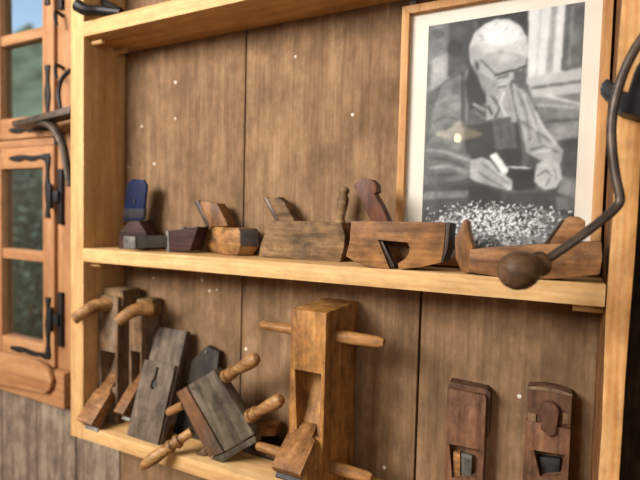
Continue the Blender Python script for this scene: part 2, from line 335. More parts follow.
# angled iron straps and pintles on the right-hand sashes
def strap(z_h, zdir, L1=.215, L2=.20, pin=True):
    b = B(); y = yf - .006
    x1 = -1.512
    pts = []
    for k in range(9):
        t = k / 8; pts.append((x1 - L1 * t, y, z_h + .003 * math.cos(t * 9) + .009))
    low = [(p[0], p[1], z_h - .008 - .004 * math.sin(i * 2.2)) for i, p in enumerate(pts)]
    prism(b, pts + low[::-1], (0, .005, 0)); o = obj('hinge_strap', b, 'iron', win, .001)
    b = B(); l = []; r = []
    for k in range(11):
        t = k / 10; z = z_h + zdir * L2 * t; w = .009 + .004 * math.cos(t * 12)
        l.append((x1 - .008 - w, y - .001, z)); r.append((x1 - .008 + w, y - .001, z))
    prism(b, l + r[::-1], (0, .006, 0)); obj('hinge_strap', b, 'iron', win, .001)
    if not pin: return
    b = B(); zc = z_h + zdir * .13; box(b, (x1 - .012, y - .004, zc - .018), (x1 + .05, y + .01, zc + .018)); lathe(b, (x1 + .018, y - .006, zc - .04), (x1 + .018, y - .006, zc + .04), [(0, .008), (1, .008)], 10)
    box(b, (x1 + .036, y + .006, zc - .09), (x1 + .056, y + .018, zc + .09)); obj('hinge_pintle', b, 'iron', win, .001)
strap(.172, -1); strap(-.492, 1); strap(.268, 1, pin=False); strap(.86, -1)
for z in (.245, .455, .62):
    b = B(); tube(b, [(-1.462, yf + .012, z), (-1.462, yf - .012, z + .005), (-1.455, yf - .02, z - .02), (-1.452, yf - .018, z - .04)], .006, 8); obj('latch_hook', b, 'iron', win, 0)
# ================================================================== OUTSIDE THE WINDOW
b = B(); box(b, (-150, .4, -2.2), (40, 70, -2.1)); o = obj('garden_ground', b, 'meadow', None, 0); o['kind'] = 'structure'
b = B(); nx, ny = 44, 18; vv = []
for j in range(ny):
    for i in range(nx):
        x = -150 + i * 4.4; y = 8 + j * 3.4; t = j / (ny - 1)
        z = -2.1 + 54 * t ** 1.1 * (.55 + .12 * math.sin(x * .11) + .25 * mnoise.noise(Vector((x * .09, y * .05, 0))))
        vv.append(b.verts.new((x, y, z)))
for j in range(ny - 1):
    for i in range(nx - 1): b.faces.new((vv[j * nx + i], vv[j * nx + i + 1], vv[(j + 1) * nx + i + 1], vv[(j + 1) * nx + i]))
o = obj('hillside', b, 'hillside', None, 0, smooth=180); o['kind'] = 'structure'
def foliage(name, c, r, n, label, cat):
    t = thing(name, label, cat, (c[0], c[1], -2.1))
    b = B()
    for k in range(3): tube(b, [(c[0] + (k - 1) * .15, c[1], -2.1), (c[0] + (k - 1) * .3, c[1] + .05, c[2])], .03, 7, 3)
    obj('stem', b, 'bark_edge', t, 0)
    b = B()
    for _ in range(n):
        d = Vector((random.gauss(0, 1), random.gauss(0, 1), random.gauss(0, 1))).normalized() * random.uniform(.55, 1) ** .5
        p = Vector(c) + Vector((d.x * r[0], d.y * r[1], d.z * r[2])); s = random.uniform(.03, .065)
        u = Vector((random.gauss(0, 1), random.gauss(0, 1), random.gauss(0, 1))).normalized(); w = u.orthogonal().normalized()
        q = [p - u * s, p + w * s * .45, p + u * s, p - w * s * .45]; b.faces.new([b.verts.new(v) for v in q])
    o = obj('leaves', b, 'leaf', t, 0); o['kind'] = 'stuff'
foliage('garden_shrub', (-5.2, 2.2, -.65), (1.1, .6, 1.0), 6000, 'dense green garden shrub outside the lower window panes', 'shrub')
foliage('garden_shrub', (-8.0, 3.6, -.3), (1.4, .7, 1.2), 5000, 'tall pale green shrub beyond the window at the edge of the garden', 'shrub')
# ================================================================== SHELF UNIT
sh = thing('wall_shelf', 'pale pine wall shelf with live-edge right upright, holding the wooden planes', 'shelf', (-.57, .07, -.655))
b = B(); box(b, (-1.2535, .002, -.655), (-1.199, BACK - .001, .95)); obj('upright', b, 'pine_z', sh, .0025)
# right upright: a slab whose front edges wander
zs_ = [-.72, -.6, -.41, -.34, -.25, -.15, -.05, .02, .12, .2, .28, .36, .5, .7, .95]
lx = [.0695, .070, .0693, .0705, .0690, .067, .068, .0695, .066, .063, .064, .066, .066, .066, .066]
rx = [.097, .098, .098, .0985, .0985, .1, .102, .1025, .102, .104, .106, .108, .108, .108, .108]
b = B(); rings = [[(l, 0, z), (r, 0, z), (r + .001, .02, z), (r + .001, BACK - .004, z), (.0665, BACK - .004, z)] for z, l, r in zip(zs_, lx, rx)]
loft(b, rings); o = obj('upright', b, 'live_edge', sh, 0); o.data.materials.append(M['bark_edge'])
for p in o.data.polygons:
    if p.normal.x < -.8: p.material_index = 1
def shelf_board(zt0, zt1, th, x0=-1.1985, x1=.0655):
    b = B(); prism(b, [(x0, .0, zt0 - th), (x1, .0, zt1 - th), (x1, .0, zt1), (x0, .0, zt0)], (0, BACK - .002, 0)); return obj('shelf_board', b, 'pine_x', sh, .002)
shelf_board(.515, .522, .040); shelf_board(zmid(-1.2), zmid(.066), .0375); shelf_board(zlow(-1.2), zlow(.066), .038)
for x0, x1, y, z in ((-1.2, -1.155, .03, .474), (-1.2, -1.155, .11, .474), (-1.2, -1.16, .03, -.146), (-1.2, -1.16, .11, -.146), (.02, .066, .04, -.1385), (.02, .066, .115, -.1385)):
    b = B(); lathe(b, (x0, y, z - .0072), (x1, y, z - .0072), [(0, .007), (.95, .007), (1, .006)], 12); obj('shelf_peg', b, 'pine_x', sh, 0)
# ================================================================== FRAMED PHOTOGRAPH
FX0, FX1, FZ0, FZ1 = -.329, .0615, -.0965, .452
fr = thing('picture_frame', 'oak-framed black and white photograph with cream mat leaning behind the planes', 'picture', ((FX0 + FX1) / 2, .13, FZ0))
w = .0165; fy0, fy1 = .112, .14
def mitre(pts): 
    b = B(); prism(b, [(p[0], fy0, p[1]) for p in pts], (0, fy1 - fy0, 0)); return b
for pts in ([(FX0, FZ0), (FX0 + w, FZ0 + w), (FX0 + w, FZ1 - w), (FX0, FZ1)], [(FX1, FZ0), (FX1, FZ1), (FX1 - w, FZ1 - w), (FX1 - w, FZ0 + w)],
            [(FX0, FZ1), (FX0 + w, FZ1 - w), (FX1 - w, FZ1 - w), (FX1, FZ1)], [(FX0, FZ0), (FX1, FZ0), (FX1 - w, FZ0 + w), (FX0 + w, FZ0 + w)]):
    obj('frame_rail', mitre(pts), 'frame_wood', fr, .0012)
b = B(); box(b, (FX0 + w - .004, .126, FZ0 + w - .004), (FX1 - w + .004, .131, FZ1 - w + .004)); obj('mat_board', b, 'mat_board', fr, 0)
b = B(); box(b, (FX0 + w - .003, .1185, FZ0 + w - .003), (FX1 - w + .003, .1205, FZ1 - w + .003)); obj('glass_pane', b, 'glass', fr, 0)
b = B(); box(b, (-.318, .131, .4525), (-.306, .136, .474)); obj('hanging_tab', b, 'steel', fr, 0)
# ---- the photographic print: grey tones computed on a fine grid of the flat print
def make_print():
    yp = .1255; x0, x1, z0, z1 = -.2735, .0165, -.062, .4075
    nx, nz = 190, 310
    xs = np.linspace(x0, x1, nx); zz = np.linspace(z0, z1, nz); XX, ZZ = np.meshgrid(xs, zz)
    d = np.stack([XX - CAM.x, np.full_like(XX, yp - CAM.y), ZZ - CAM.z], -1)
    A = np.array([list(_X), list(_Y), list(_Z)]); c = d @ A
    U = 320 + F * c[..., 0] / c[..., 2]; V = 240 + F * c[..., 1] / c[..., 2]     # the traced drawing's own coordinates
    G = np.full_like(U, 96.0)
    def blur(a, n):
        for _ in range(n):
            p = np.pad(a, 1, mode='edge'); a = (p[:-2, 1:-1] + p[2:, 1:-1] + p[1:-1, :-2] + p[1:-1, 2:] + 2 * p[1:-1, 1:-1]) / 6
        return a
    def inside(pts):
        r = np.zeros(U.shape, bool); n = len(pts)
        for i in range(n):
            (ax, ay), (bx, by) = pts[i], pts[(i + 1) % n]
            if ay == by: continue
            r ^= ((ay > V) != (by > V)) & (U < (bx - ax) * (V - ay) / (by - ay) + ax)
        return r.astype(float)
    def poly(pts, v, s=1, op=1.0):
        nonlocal G
        m = blur(inside(pts), s) * op; G = G * (1 - m) + v * m
    def ell(cx, cy, rx, ry, v, s=1, op=1.0, a=0):
        nonlocal G
        ca, sa = math.cos(a), math.sin(a); du, dv = U - cx, V - cy
        m = ((((du * ca + dv * sa) / rx) ** 2 + ((dv * ca - du * sa) / ry) ** 2) < 1).astype(float); m = blur(m, s) * op; G = G * (1 - m) + v * m
    def line(pts, w, v, s=1, op=1.0):
        nonlocal G
        m = np.zeros(U.shape)
        for (ax, ay), (bx, by) in zip(pts, pts[1:]):
            L2 = (bx - ax) ** 2 + (by - ay) ** 2; t = np.clip(((U - ax) * (bx - ax) + (V - ay) * (by - ay)) / L2, 0, 1)
            m = np.maximum(m, (np.hypot(U - ax - t * (bx - ax), V - ay - t * (by - ay)) < w / 2).astype(float))
        m = blur(m, s) * op; G = G * (1 - m) + v * m
    # background: dim workshop on the left, bright window on the right
    poly([(425, 20), (452, 18), (450, 80), (424, 95)], 118, 8); poly([(432, 60), (448, 52), (448, 78), (430, 92)], 168, 8)
    poly([(450, 18), (475, 14), (472, 60), (448, 78)], 78, 8); ell(455, 48, 8, 8, 55, 6); ell(438, 34, 6, 5, 80, 5)
    poly([(475, 14), (532, 8), (531, 40), (480, 30)], 62, 3)
    poly([(529, 0), (566, 0), (562, 82), (527, 84)], 226, 2); poly([(552, 0), (558, 0), (552, 75), (545, 78)], 170, 3); line([(541, 8), (536, 80)], 2, 196, 2)
    poly([(566, 4), (590, 0), (590, 68), (561, 70)], 104, 2); line([(573, 8), (569, 66)], 2.5, 140, 2)
    poly([(526, 78), (590, 66), (590, 100), (535, 108)], 196, 4); poly([(532, 98), (590, 92), (590, 145), (548, 140)], 138, 4)
    line([(532, 88), (590, 80)], 3, 120, 2); line([(538, 105), (590, 108)], 3, 176, 2); line([(545, 122), (590, 118)], 3, 100, 3); line([(548, 96), (580, 104)], 2, 220, 2)
    poly([(556, 140), (590, 138), (590, 260), (540, 260)], 82, 4); poly([(562, 176), (590, 180), (590, 205), (556, 195)], 128, 3)
    # torso and sleeves
    poly([(474, 62), (452, 76), (438, 88), (430, 118), (424, 160), (424, 182), (470, 186), (530, 186), (556, 170), (548, 130), (530, 96), (512, 80), (495, 100)], 92, 2)
    poly([(470, 68), (442, 86), (432, 112), (428, 150), (452, 158), (466, 140), (468, 100)], 124, 3)
    line([(436, 104), (450, 96), (462, 98)], 3, 146, 3); line([(434, 122), (446, 116), (458, 120)], 3, 98, 3); line([(432, 138), (450, 132)], 3, 142, 3)
    poly([(470, 64), (482, 88), (488, 102), (470, 110), (465, 86)], 56, 2)
    line([(463, 74), (463, 126)], 4.5, 78, 1); line([(460, 76), (460, 124)], 1, 130, 1)
    poly([(486, 94), (506, 88), (513, 120), (508, 124), (486, 124)], 168, 2); line([(492, 96), (500, 108), (494, 120)], 2.5, 92, 1); line([(504, 92), (500, 104), (507, 118)], 2.5, 214, 1); line([(474, 104), (484, 110)], 3, 160, 1); line([(476, 112), (488, 122)], 2, 140, 1); line([(488, 106), (492, 114)], 2, 60, 1)
    poly([(512, 82), (528, 94), (542, 122), (556, 142), (563, 150), (562, 162), (552, 166), (536, 158), (526, 152), (520, 120), (514, 104)], 172, 2)
    for a in ([(518, 92), (526, 112), (530, 140)], [(526, 98), (534, 120), (540, 142)], [(522, 122), (534, 130), (552, 142)], [(530, 150), (544, 146), (558, 152)]): line(a, 2.6, 112, 2, .8)
    for a in ([(524, 96), (531, 114), (536, 130)], [(536, 112), (544, 130), (556, 144)], [(536, 152), (550, 150)]): line(a, 2.6, 214, 2, .8)
    # apron
    poly([(464, 124), (514, 116), (519, 128), (522, 152), (524, 190), (462, 190), (466, 150)], 58, 1); poly([(492, 122), (514, 118), (517, 148), (496, 150)], 92, 2)
    line([(464, 125), (490, 121), (514, 117)], 1.5, 112, 1); line([(500, 124), (502, 148)], 1.2, 70, 1); line([(508, 122), (511, 146)], 1.2, 72, 1)
    line([(507, 84), (512, 104), (514, 120)], 6, 158, 1); line([(510, 84), (516, 112)], 1, 90, 1)
    # head: face, hair, ear, glasses
    poly([(476, 56), (492, 54), (514, 60), (524, 64), (521, 70), (514, 72), (511, 80), (507, 87), (500, 94), (490, 95), (482, 86), (477, 74)], 176, 1)
    poly([(478, 72), (490, 78), (500, 90), (498, 96), (489, 97), (481, 86)], 146, 3); poly([(496, 78), (508, 76), (509, 83), (500, 86)], 190, 1); line([(498, 88), (506, 86)], 1.6, 96, 1); ell(511, 76, 3.2, 4, 184, 1)
    poly([(470, 62), (469, 46), (474, 33), (484, 24), (496, 19), (509, 19), (520, 25), (527, 37), (528, 52), (524, 64), (516, 60), (500, 54), (488, 53), (482, 58), (479, 66), (474, 67)], 206, 1)
    poly([(486, 54), (500, 50), (526, 56), (525, 66), (510, 70), (497, 74), (489, 64)], 176, 2)
    ell(500, 34, 20, 12, 232, 5); ell(508, 58, 9, 4, 196, 3); poly([(470, 60), (470, 48), (478, 44), (484, 54), (479, 66)], 178, 3)
    rs = np.random.RandomState(3)
    for _ in range(60):
        a = rs.uniform(2.9, 6.4); r0 = rs.uniform(14, 23); cx, cy = 499, 45; p = (cx + 1.2 * r0 * math.cos(a), cy + 1.05 * r0 * math.sin(a))
        line([p, (p[0] + rs.uniform(-4, 4), p[1] + rs.uniform(-3, 4))], 1.1, rs.choice([236, 238, 160]), 1, .55)
    ell(476.5, 66, 3.4, 6.5, 150, 1, a=-.2); ell(477, 66, 1.6, 3.6, 84, 1)
    line([(480, 60), (488, 67), (496, 75)], 1.2, 70, 1); poly([(496, 73), (508, 71), (509, 76), (498, 79)], 150, 1); line([(495, 75.5), (508, 71.5), (516, 70), (525, 66)], 1.5, 52, 1); line([(496, 79), (508, 76)], 1, 84, 1)
    # arms, hands and tool
    poly([(424, 146), (440, 140), (458, 150), (472, 157), (474, 176), (460, 182), (424, 182)], 104, 2)
    for a in ([(428, 150), (446, 152), (468, 160)], [(430, 168), (448, 166), (466, 172)]): line(a, 3.5, 158, 2, .8)
    for a in ([(430, 158), (448, 160), (464, 166)], [(434, 176), (456, 174)]): line(a, 3, 74, 2, .8)
    poly([(470, 160), (482, 157), (494, 162), (502, 172), (512, 180), (512, 190), (500, 192), (484, 187), (470, 178)], 172, 1)
    for a in ([(482, 164), (496, 174), (509, 184)], [(478, 172), (492, 181), (506, 189)]): line(a, 1.6, 116, 1, .8)
    line([(486, 161), (498, 171), (508, 180)], 2, 208, 1, .8)
    poly([(489, 156), (496, 152), (509, 170), (506, 175), (499, 171)], 236, 1); line([(489, 157), (500, 172)], 1.4, 60, 1); line([(508, 167), (530, 168)], 1.8, 214, 1)
    poly([(512, 170), (536, 170), (536, 190), (514, 190)], 52, 2)
    poly([(536, 164), (548, 158), (560, 164), (562, 178), (556, 188), (544, 190), (534, 182)], 192, 1); line([(538, 176), (546, 170), (552, 176)], 1.6, 110, 1); line([(546, 186), (550, 178)], 1.4, 120, 1); line([(540, 166), (548, 164)], 1.6, 222, 1); line([(554, 168), (557, 180)], 1.4, 130, 1)
    # bench and shavings
    poly([(420, 186), (468, 180), (514, 192), (556, 192), (590, 205), (590, 280), (415, 280)], 74, 3)
    poly([(424, 192), (470, 190), (468, 197), (422, 200)], 118, 2); poly([(468, 182), (500, 192), (498, 214), (470, 212)], 52, 3); poly([(556, 196), (590, 200), (590, 216), (556, 210)], 112, 3)
    poly([(440, 214), (490, 206), (550, 210), (578, 224), (578, 260), (430, 260)], 118, 6)
    G = blur(G, 1)
    def value_noise(cell):
        gx, gz = int(nx / cell) + 3, int(nz / cell) + 3; g0 = rs.normal(0, 1, (gz, gx)); iz = np.arange(nz) / cell; ix = np.arange(nx) / cell
        a, c_ = iz.astype(int), ix.astype(int); fz, fx = (iz - a)[:, None], (ix - c_)[None]; fz = fz * fz * (3 - 2 * fz); fx = fx * fx * (3 - 2 * fx)
        return (g0[a][:, c_] * (1 - fx) + g0[a][:, c_ + 1] * fx) * (1 - fz) + (g0[a + 1][:, c_] * (1 - fx) + g0[a + 1][:, c_ + 1] * fx) * fz
    G = blur(G, 1); G = G * (1 + (.085 * value_noise(14) + .05 * value_noise(6) + .03 * value_noise(3)) * np.clip((235 - G) / 110, .25, 1))
    for _ in range(1500):
        u = rs.normal(494, 34); v = rs.normal(224, 11)
        if v < 200 + abs(u - 490) * .12 or u < 424 or u > 588: continue
        L = rs.uniform(.6, 2.3); a = rs.uniform(0, 3.14); val = rs.choice([250, 240, 225, 200, 40, 60])
        m = (((U - u) * math.cos(a) + (V - v) * math.sin(a)) / L) ** 2 + ((-(U - u) * math.sin(a) + (V - v) * math.cos(a)) / rs.uniform(.45, .8)) ** 2 < 1
        G[m] = val
    G = blur(G, 1); G += rs.normal(0, 3, G.shape); G = np.clip((G - 10) * .93, 14, 218)
    me = bpy.data.meshes.new('print'); base = parent_loc(fr)
    verts = np.stack([XX - base.x, np.full_like(XX, yp - base.y), ZZ - base.z], -1).reshape(-1, 3)
    idx = np.arange(nx * nz).reshape(nz, nx)
    faces = np.stack([idx[:-1, :-1], idx[:-1, 1:], idx[1:, 1:], idx[1:, :-1]], -1).reshape(-1, 4)
    me.from_pydata(verts.tolist(), [], faces.tolist())
    ca = me.color_attributes.new('tone', 'FLOAT_COLOR', 'POINT'); g_ = G.reshape(-1) / 255
    lin = np.where(g_ <= .04045, g_ / 12.92, ((g_ + .055) / 1.055) ** 2.4)
    cols = np.stack([lin, lin * .99, lin * .965, np.ones_like(lin)], -1).astype(np.float32); ca.data.foreach_set('color', cols.reshape(-1))
    m, N, L, P = base_mat('silver_print'); at_ = N.new('ShaderNodeAttribute'); at_.attribute_name = 'tone'; L.new(at_.outputs['Color'], P.inputs['Base Color'])
    P.inputs['Roughness'].default_value = .5; P.inputs['Specular IOR Level'].default_value = .25
    me.materials.append(m); o = bpy.data.objects.new('print', me); COL.objects.link(o); o.parent = fr
    o['label'] = 'black and white print of an elderly craftsman bent over a bench strewn with shavings'
make_print()
# ================================================================== PLANES ON THE MIDDLE SHELF
GM = 'antique tools on the middle shelf'
# block plane with the blue iron
y = .055
t = thing('block_plane', 'small dark wooden block plane with upright blue iron beside the left upright', 'hand plane', at(133, 249, y), GM)
px_prism('body', [(118.5, 249), (119.5, 233), (129, 221.5), (138.5, 221.5), (146.5, 234), (146, 250)], y, .09, 'dark_red', t, .0015, ext=(-.022, .07, 0))
b = B(); pl = PX([(123, 221), (127.5, 183), (132.5, 179.5), (143, 180.3), (146, 186), (142.5, 221)], y + .03); prism(b, pl, (.004, .005, 0)); ir = obj('iron', b, 'blue', t, .0008)
b = B(); prism(b, PX([(123.1, 219), (124.4, 209), (144, 209.5), (142.8, 219)], y + .0293), (.0046, .0062, 0)); obj('bare_steel', b, 'soot', ir, .0003)
b = B(); c = at(134, 201, y + .0293); lathe(b, c, c + Vector((.0005, .0008, 0)), [(0, .0075), (1, .0075)], 14); obj('hole', b, 'steel', ir, 0)
b = B(); prism(b, PX([(126, 222), (130, 206), (138, 206), (140, 222)], y + .037), (-.004, .012, 0)); obj('wedge', b, 'dark_red', t, .001)
settle(t, zmid(t.location.x))
# fence block with a bar
y = .052
t = thing('moulding_fence', 'plum-brown fence block with a square bar, between blue-iron plane and small coffin plane', 'tool', at(180, 251, y), GM)
px_prism('block', [(167.5, 231), (198, 226.8), (190, 251), (169, 252)], y, .045, 'dark_red', t, .0015)
px_prism('shoe_plate', [(165.3, 231.6), (168, 231), (169.6, 252), (166.5, 251.8)], y - .002, .042, 'steel', t, .0006)
b = B(); pb = at(124, 236.5, y - .028); pe = at(166, 235, y); hz = .020; prism(b, [at(124, 236.5, .014), at(135, 237, .010), at(135, 248.7, .010), at(124, 248.2, .014)], at(166.5, 235.5, y - .004) - at(135, 237, .010)); obj('bar', b, 'dark_board', t, .001)
b = B(); prism(b, [at(123.6, 236.2, .0125), at(135.2, 236.7, .0085), at(135.2, 248.9, .0085), at(123.6, 248.4, .0125)], (.0006, .002, 0)); obj('bar_end', b, 'steel', t, .0006)
b = B(); lathe(b, at(184, 229.5, y + .02), at(184, 226.8, y + .02), [(0, .009), (.6, .009), (1, .005)], 12); obj('screw_head', b, 'steel', t, 0)
settle(t, zmid(t.location.x))
# small coffin plane, nose turned to the room
t = thing('coffin_plane', 'small honey-coloured boat-shaped plane with a dark nose', 'hand plane', at(228, 252, .09), GM)
cen = at(229, 250, .098); cen.z = 0
plan = [(at(206, 250, .130), 0), (at(204.5, 250, .110), 0), (at(224, 250, .062), 0), (at(240, 250, .055), 0), (at(259, 250, .088), 0), (at(261, 250, .112), 0), (at(246, 250, .138), 0), (at(222, 250, .141), 0)]
zb = zmid(cen.x)
def ring(s, z, dx=0): return [(cen.x + (p.x - cen.x) * s + dx, cen.y + (p.y - cen.y) * s, z) for p, _ in plan]
b = B(); loft(b, [ring(.66, zb), ring(.8, zb + .004), ring(.98, zb + .025)]); obj('sole', b, 'old_gold', t, .0012)
b = B(); loft(b, [ring(.99, zb + .0252), ring(1.0, zb + .030), ring(.97, zb + .058), ring(.84, zb + .069)]); o = obj('body', b, 'old_gold', t, .0012)
o.data.materials.append(M['end_dark'])
for p in o.data.polygons:
    if p.normal.x > .35 and p.area > 1e-5: p.material_index = 1
px_prism('wedge', [(198.5, 203), (202, 201), (217, 203.5), (228, 226), (209, 227)], .085, .034, 'horn_z', t, .0015)
px_prism('iron', [(194.5, 202), (198, 200.5), (209, 226), (206, 227)], .083, .038, 'iron_brown', t, .0006)
settle(t, zb)
# smoothing plane with turned knob
y = .078
t = thing('smoothing_plane', 'grey-brown smoothing plane with a turned knob and sloping heel', 'hand plane', at(300, 259, y), GM)
px_prism('body', [(258.5, 255.8), (261, 243), (266, 230), (271.5, 220), (341, 222.5), (345, 235), (343.5, 248), (340, 262.3)], y, .058, 'old_grey', t, .002, wob=.0006)
px_prism('wedge', [(268, 198), (277, 196.5), (284, 202), (294, 219.5), (294, 223), (279, 223)], y + .014, .03, 'old_grey', t, .0015)
px_prism('iron', [(263.5, 199.5), (266.5, 197), (279, 221), (276, 222)], y + .012, .034, 'iron_brown', t, .0006)
b = B(); lathe(b, at(340, 225, y + .026), at(344.8, 186.5, y + .026), [(0, .0115), (.12, .0115), (.17, .009), (.3, .0095), (.5, .0125), (.68, .0135), (.76, .010), (.80, .0085), (.86, .0115), (.93, .011), (.98, .007), (1, .001)], 18); obj('knob', b, 'old_grey', t, 0)
settle(t, zmid(t.location.x))
# compass plane with half-round escapement
y = .004
t = thing('compass_plane', 'orange-brown plane with curved sole, half-round side mouth and red-brown wedge', 'hand plane', at(395, 268, y), GM)
bot = [(345.7, 257.5), (354, 262.8), (365, 267), (378, 269.4), (391.5, 270.3), (406, 270), (420, 268.6), (441, 264.2)]
cutp = [(374.5, 241.5), (404, 244.2), (406.8, 249), (405.5, 256), (401.5, 261.5), (394.5, 265.5), (396, 274), (387, 274)]
px_prism('body', [(351, 222.2), (349.4, 243)] + bot + [(443.5, 250), (446, 223.8)], y, .062, 'old_orange', t, .0015, cut=[px_cut(cutp, y - .02, .079)])
px_prism('heel', [(446.3, 224), (444.2, 250), (441.4, 264), (442.6, 263.8), (447.5, 250), (450, 225)], y + .001, .060, 'end_dark', t, .0008)
px_prism('iron', [(374.8, 242), (382.5, 242.6), (395, 268.5), (388, 268.5)], y + .007, .03, 'iron_brown', t, .0006)
px_prism('throat_chip', [(383.5, 243.5), (387, 245), (395.5, 263), (394, 266)], y + .024, .008, 'horn_z', t, .0006)
px_prism('wedge', [(353.6, 187), (357, 182.5), (362, 179.3), (371, 180.5), (375.8, 185), (376.6, 193), (373.8, 194.8), (381, 207), (388.5, 223.5), (371.5, 224)], y + .018, .03, 'red_wood', t, .0012)
settle(t, zmid(t.location.x))
# horned plane
y = -.004
t = thing('horned_plane', 'long brown scrub plane with a curled front horn, before the framed photograph', 'hand plane', at(530, 278, y), GM)
px_prism('body', [(469.5, 250.2), (500, 248), (530, 246), (566, 243.8), (601.5, 242.5), (602.5, 258), (600, 275.3), (575, 278.2), (551, 279.8), (522, 279.2), (493, 277), (468.5, 272.6)], y, .055, 'horn', t, .0025)
b = B(); hp = PX([(464, 219.5), (468, 222), (469.3, 234), (473.5, 249.5), (470, 252), (469.3, 273.5), (461, 272.5), (455.5, 259), (454.3, 241), (458.5, 231)], y + .009); prism(b, hp, (0, .036, 0)); obj('horn', b, 'horn_z', t, .005)
px_prism('wedge', [(545, 247), (563.5, 221), (568, 217.3), (578, 217), (585.5, 221.5), (585, 229), (572, 246)], y + .015, .027, 'horn', t, .003)
px_prism('iron', [(541.5, 247), (561.5, 219.8), (563.8, 220.6), (545.5, 247)], y + .013, .03, 'iron_brown', t, .0005)
settle(t, zmid(t.location.x))
# ================================================================== TOOLS ON THE BOTTOM SHELF
GL = 'antique tools on the bottom shelf'
def upright_plane(name, label, x0, x1, yF, yB, ztop, zbase, zm_top, zm_bot, mat, pegs, peg_mat, wmat):
    """a block plane standing on its end: pegs through the sides, mouth and wedge in front"""
    t = thing(name, label, 'hand plane', ((x0 + x1) / 2, (yF + yB) / 2, zbase), GL)
    wdt = x1 - x0; cx = (x0 + x1) / 2
    b = B(); box(b, (x0, yF, zbase), (x1, yB, ztop))
    c = B(); m0, m1 = x0 + wdt * .14, x1 - wdt * .1; loft(c, [[(m0, yF - .02, zm_top), (m1, yF - .02, zm_top), (m1, yF + .07, zm_top + .01), (m0, yF + .07, zm_top + .01)], [(m0 + wdt * .1, yF - .02, zm_bot), (m1, yF - .02, zm_bot), (m1, yF + .012, zm_bot), (m0 + wdt * .1, yF + .012, zm_bot)]])
    body = obj('body', b, mat, t, .002, cut=[c])
    for (xa, xb, yy, zz, r) in pegs:
        b = B(); lathe(b, (xa, yy, zz), (xb, yy, zz), [(0, r * .55), (.02, r * .8), (.1, r * .85), (.5, r), (.75, r * 1.1), (.96, r * .95), (1, r * .7)], 14); obj('cross_peg', b, peg_mat, t, 0)
    return t
# the tall one
YT = -.028
xa, xb = at(290, 370, YT).x, at(325, 370, YT).x; zt = at(310, 311, YT).z
ybk = atx(357, 360, xb).y; zb = zlow(xa) + .0012
pz = at(331, 338, .045).z; pz2 = at(330, 467, .045).z
yp = .015
p0, p1 = at(261, 321, yp), at(384, 347, yp); q0 = at(257, 439, yp)
tall = upright_plane('upright_block_plane', 'tall honey-brown block plane standing on end with pegs through both sides', xa, xb, YT, min(ybk, BACK - .006), zt, zb, at(310, 373, YT).z, at(310, 436, YT).z, 'tall',
    [(p0.x, p1.x, yp, (p0.z + p1.z) / 2, .0125), (q0.x, at(372, 476, yp).x, yp, at(332, 467, yp).z, .0125)], 'peg_worm', 'tall')
def wedge_out(t, cx, wdt, yF, zm, length, slope, thick, mat, iron_mat, taper=.55, start=.045):
    """wedge that slides out of a mouth towards the room and downwards"""
    d = Vector((0, -math.cos(slope), -math.sin(slope))); n = Vector((0, -math.sin(slope), math.cos(slope)))
    o0 = Vector((cx, yF + start, zm)) ; L = length
    def sec(s, w, th): c = o0 + d * s; return [c + Vector((-w / 2, 0, 0)) - n * th / 2, c + Vector((w / 2, 0, 0)) - n * th / 2, c + Vector((w / 2, 0, 0)) + n * th / 2, c + Vector((-w / 2, 0, 0)) + n * th / 2]
    b = B(); loft(b, [sec(0, wdt * taper, thick * .3), sec(L * .42, wdt * (taper * .4 + .6) * .84, thick * .65), sec(L * .46, wdt, thick * .8), sec(L, wdt * 1.02, thick)]); obj('wedge', b, mat, t, .0015)
    o0 = o0 - n * (thick * .5 + .006)
    b = B(); loft(b, [sec(L * .3, wdt * .8, .006), sec(L * 1.05, wdt * .86, .006)]); obj('iron', b, iron_mat, t, .0006)
wedge_out(tall, (xa + xb) / 2 - .004, (xb - xa) * .8, YT, at(306, 428, YT).z + .017, .14, math.radians(36), .02, 'horn_z', 'blackened')
# the two at the left end
def left_plane(label, pxl, pxr, py_top, yF, dep, mouth_py, wedge_py, pegL, name='upright_block_plane', wl=.17):
    x0, x1 = at(pxl, 360, yF).x, at(pxr, 360, yF).x
    pm = (pxl + pxr) / 2
    t = upright_plane(name, label, x0, x1, yF, yF + dep, at(pm, py_top, yF).z, zlow(x0), at(pm, mouth_py, yF).z, at(pm, mouth_py + 34, yF).z, 'old_mix', [], 'turned', 'horn')
    wedge_out(t, (x0 + x1) / 2, (x1 - x0) * .74, yF, at(pm, wedge_py, yF).z, wl, math.radians(50), .034, 'horn', 'steel')
    b = B(); a, c = pegL; tube(b, [Vector(c), (Vector(a) + Vector(c)) / 2 + Vector((0, -.003, .012)), Vector(a)], lambda u: .021 - .006 * u, 12); obj('handle', b, 'turned', t, 0)
    b = B(); box(b, (x0 + .012, yF + .012, at(pm, py_top + 4, yF).z - .02), (x1 + .006, yF + dep + .004, at(pm, py_top, yF).z + .02)); obj('worn_cap', b, 'old_grey', t, .006)
    return t
M['old_mix'] = wood('worn_brown_grey_wood', (92, 66, 46), (138, 102, 72), (164, 140, 116), 'z', .65, .3, stain=(150, 132, 114), stain_amt=.6, rings=.2, spec=.25)
left_plane('worn plane on end beside the left upright, its curved handle jutting past the shelf', 97, 117.5, 296, .05, .075, 352, 372, (at(73, 320, -.03), at(112, 303, .06)))
left_plane('worn plane on end with a brown curved handle, partly behind the grey board', 129, 141.5, 307, .066, .068, 352, 372, (at(117, 322, .0), at(152, 308, .075)), wl=.14)
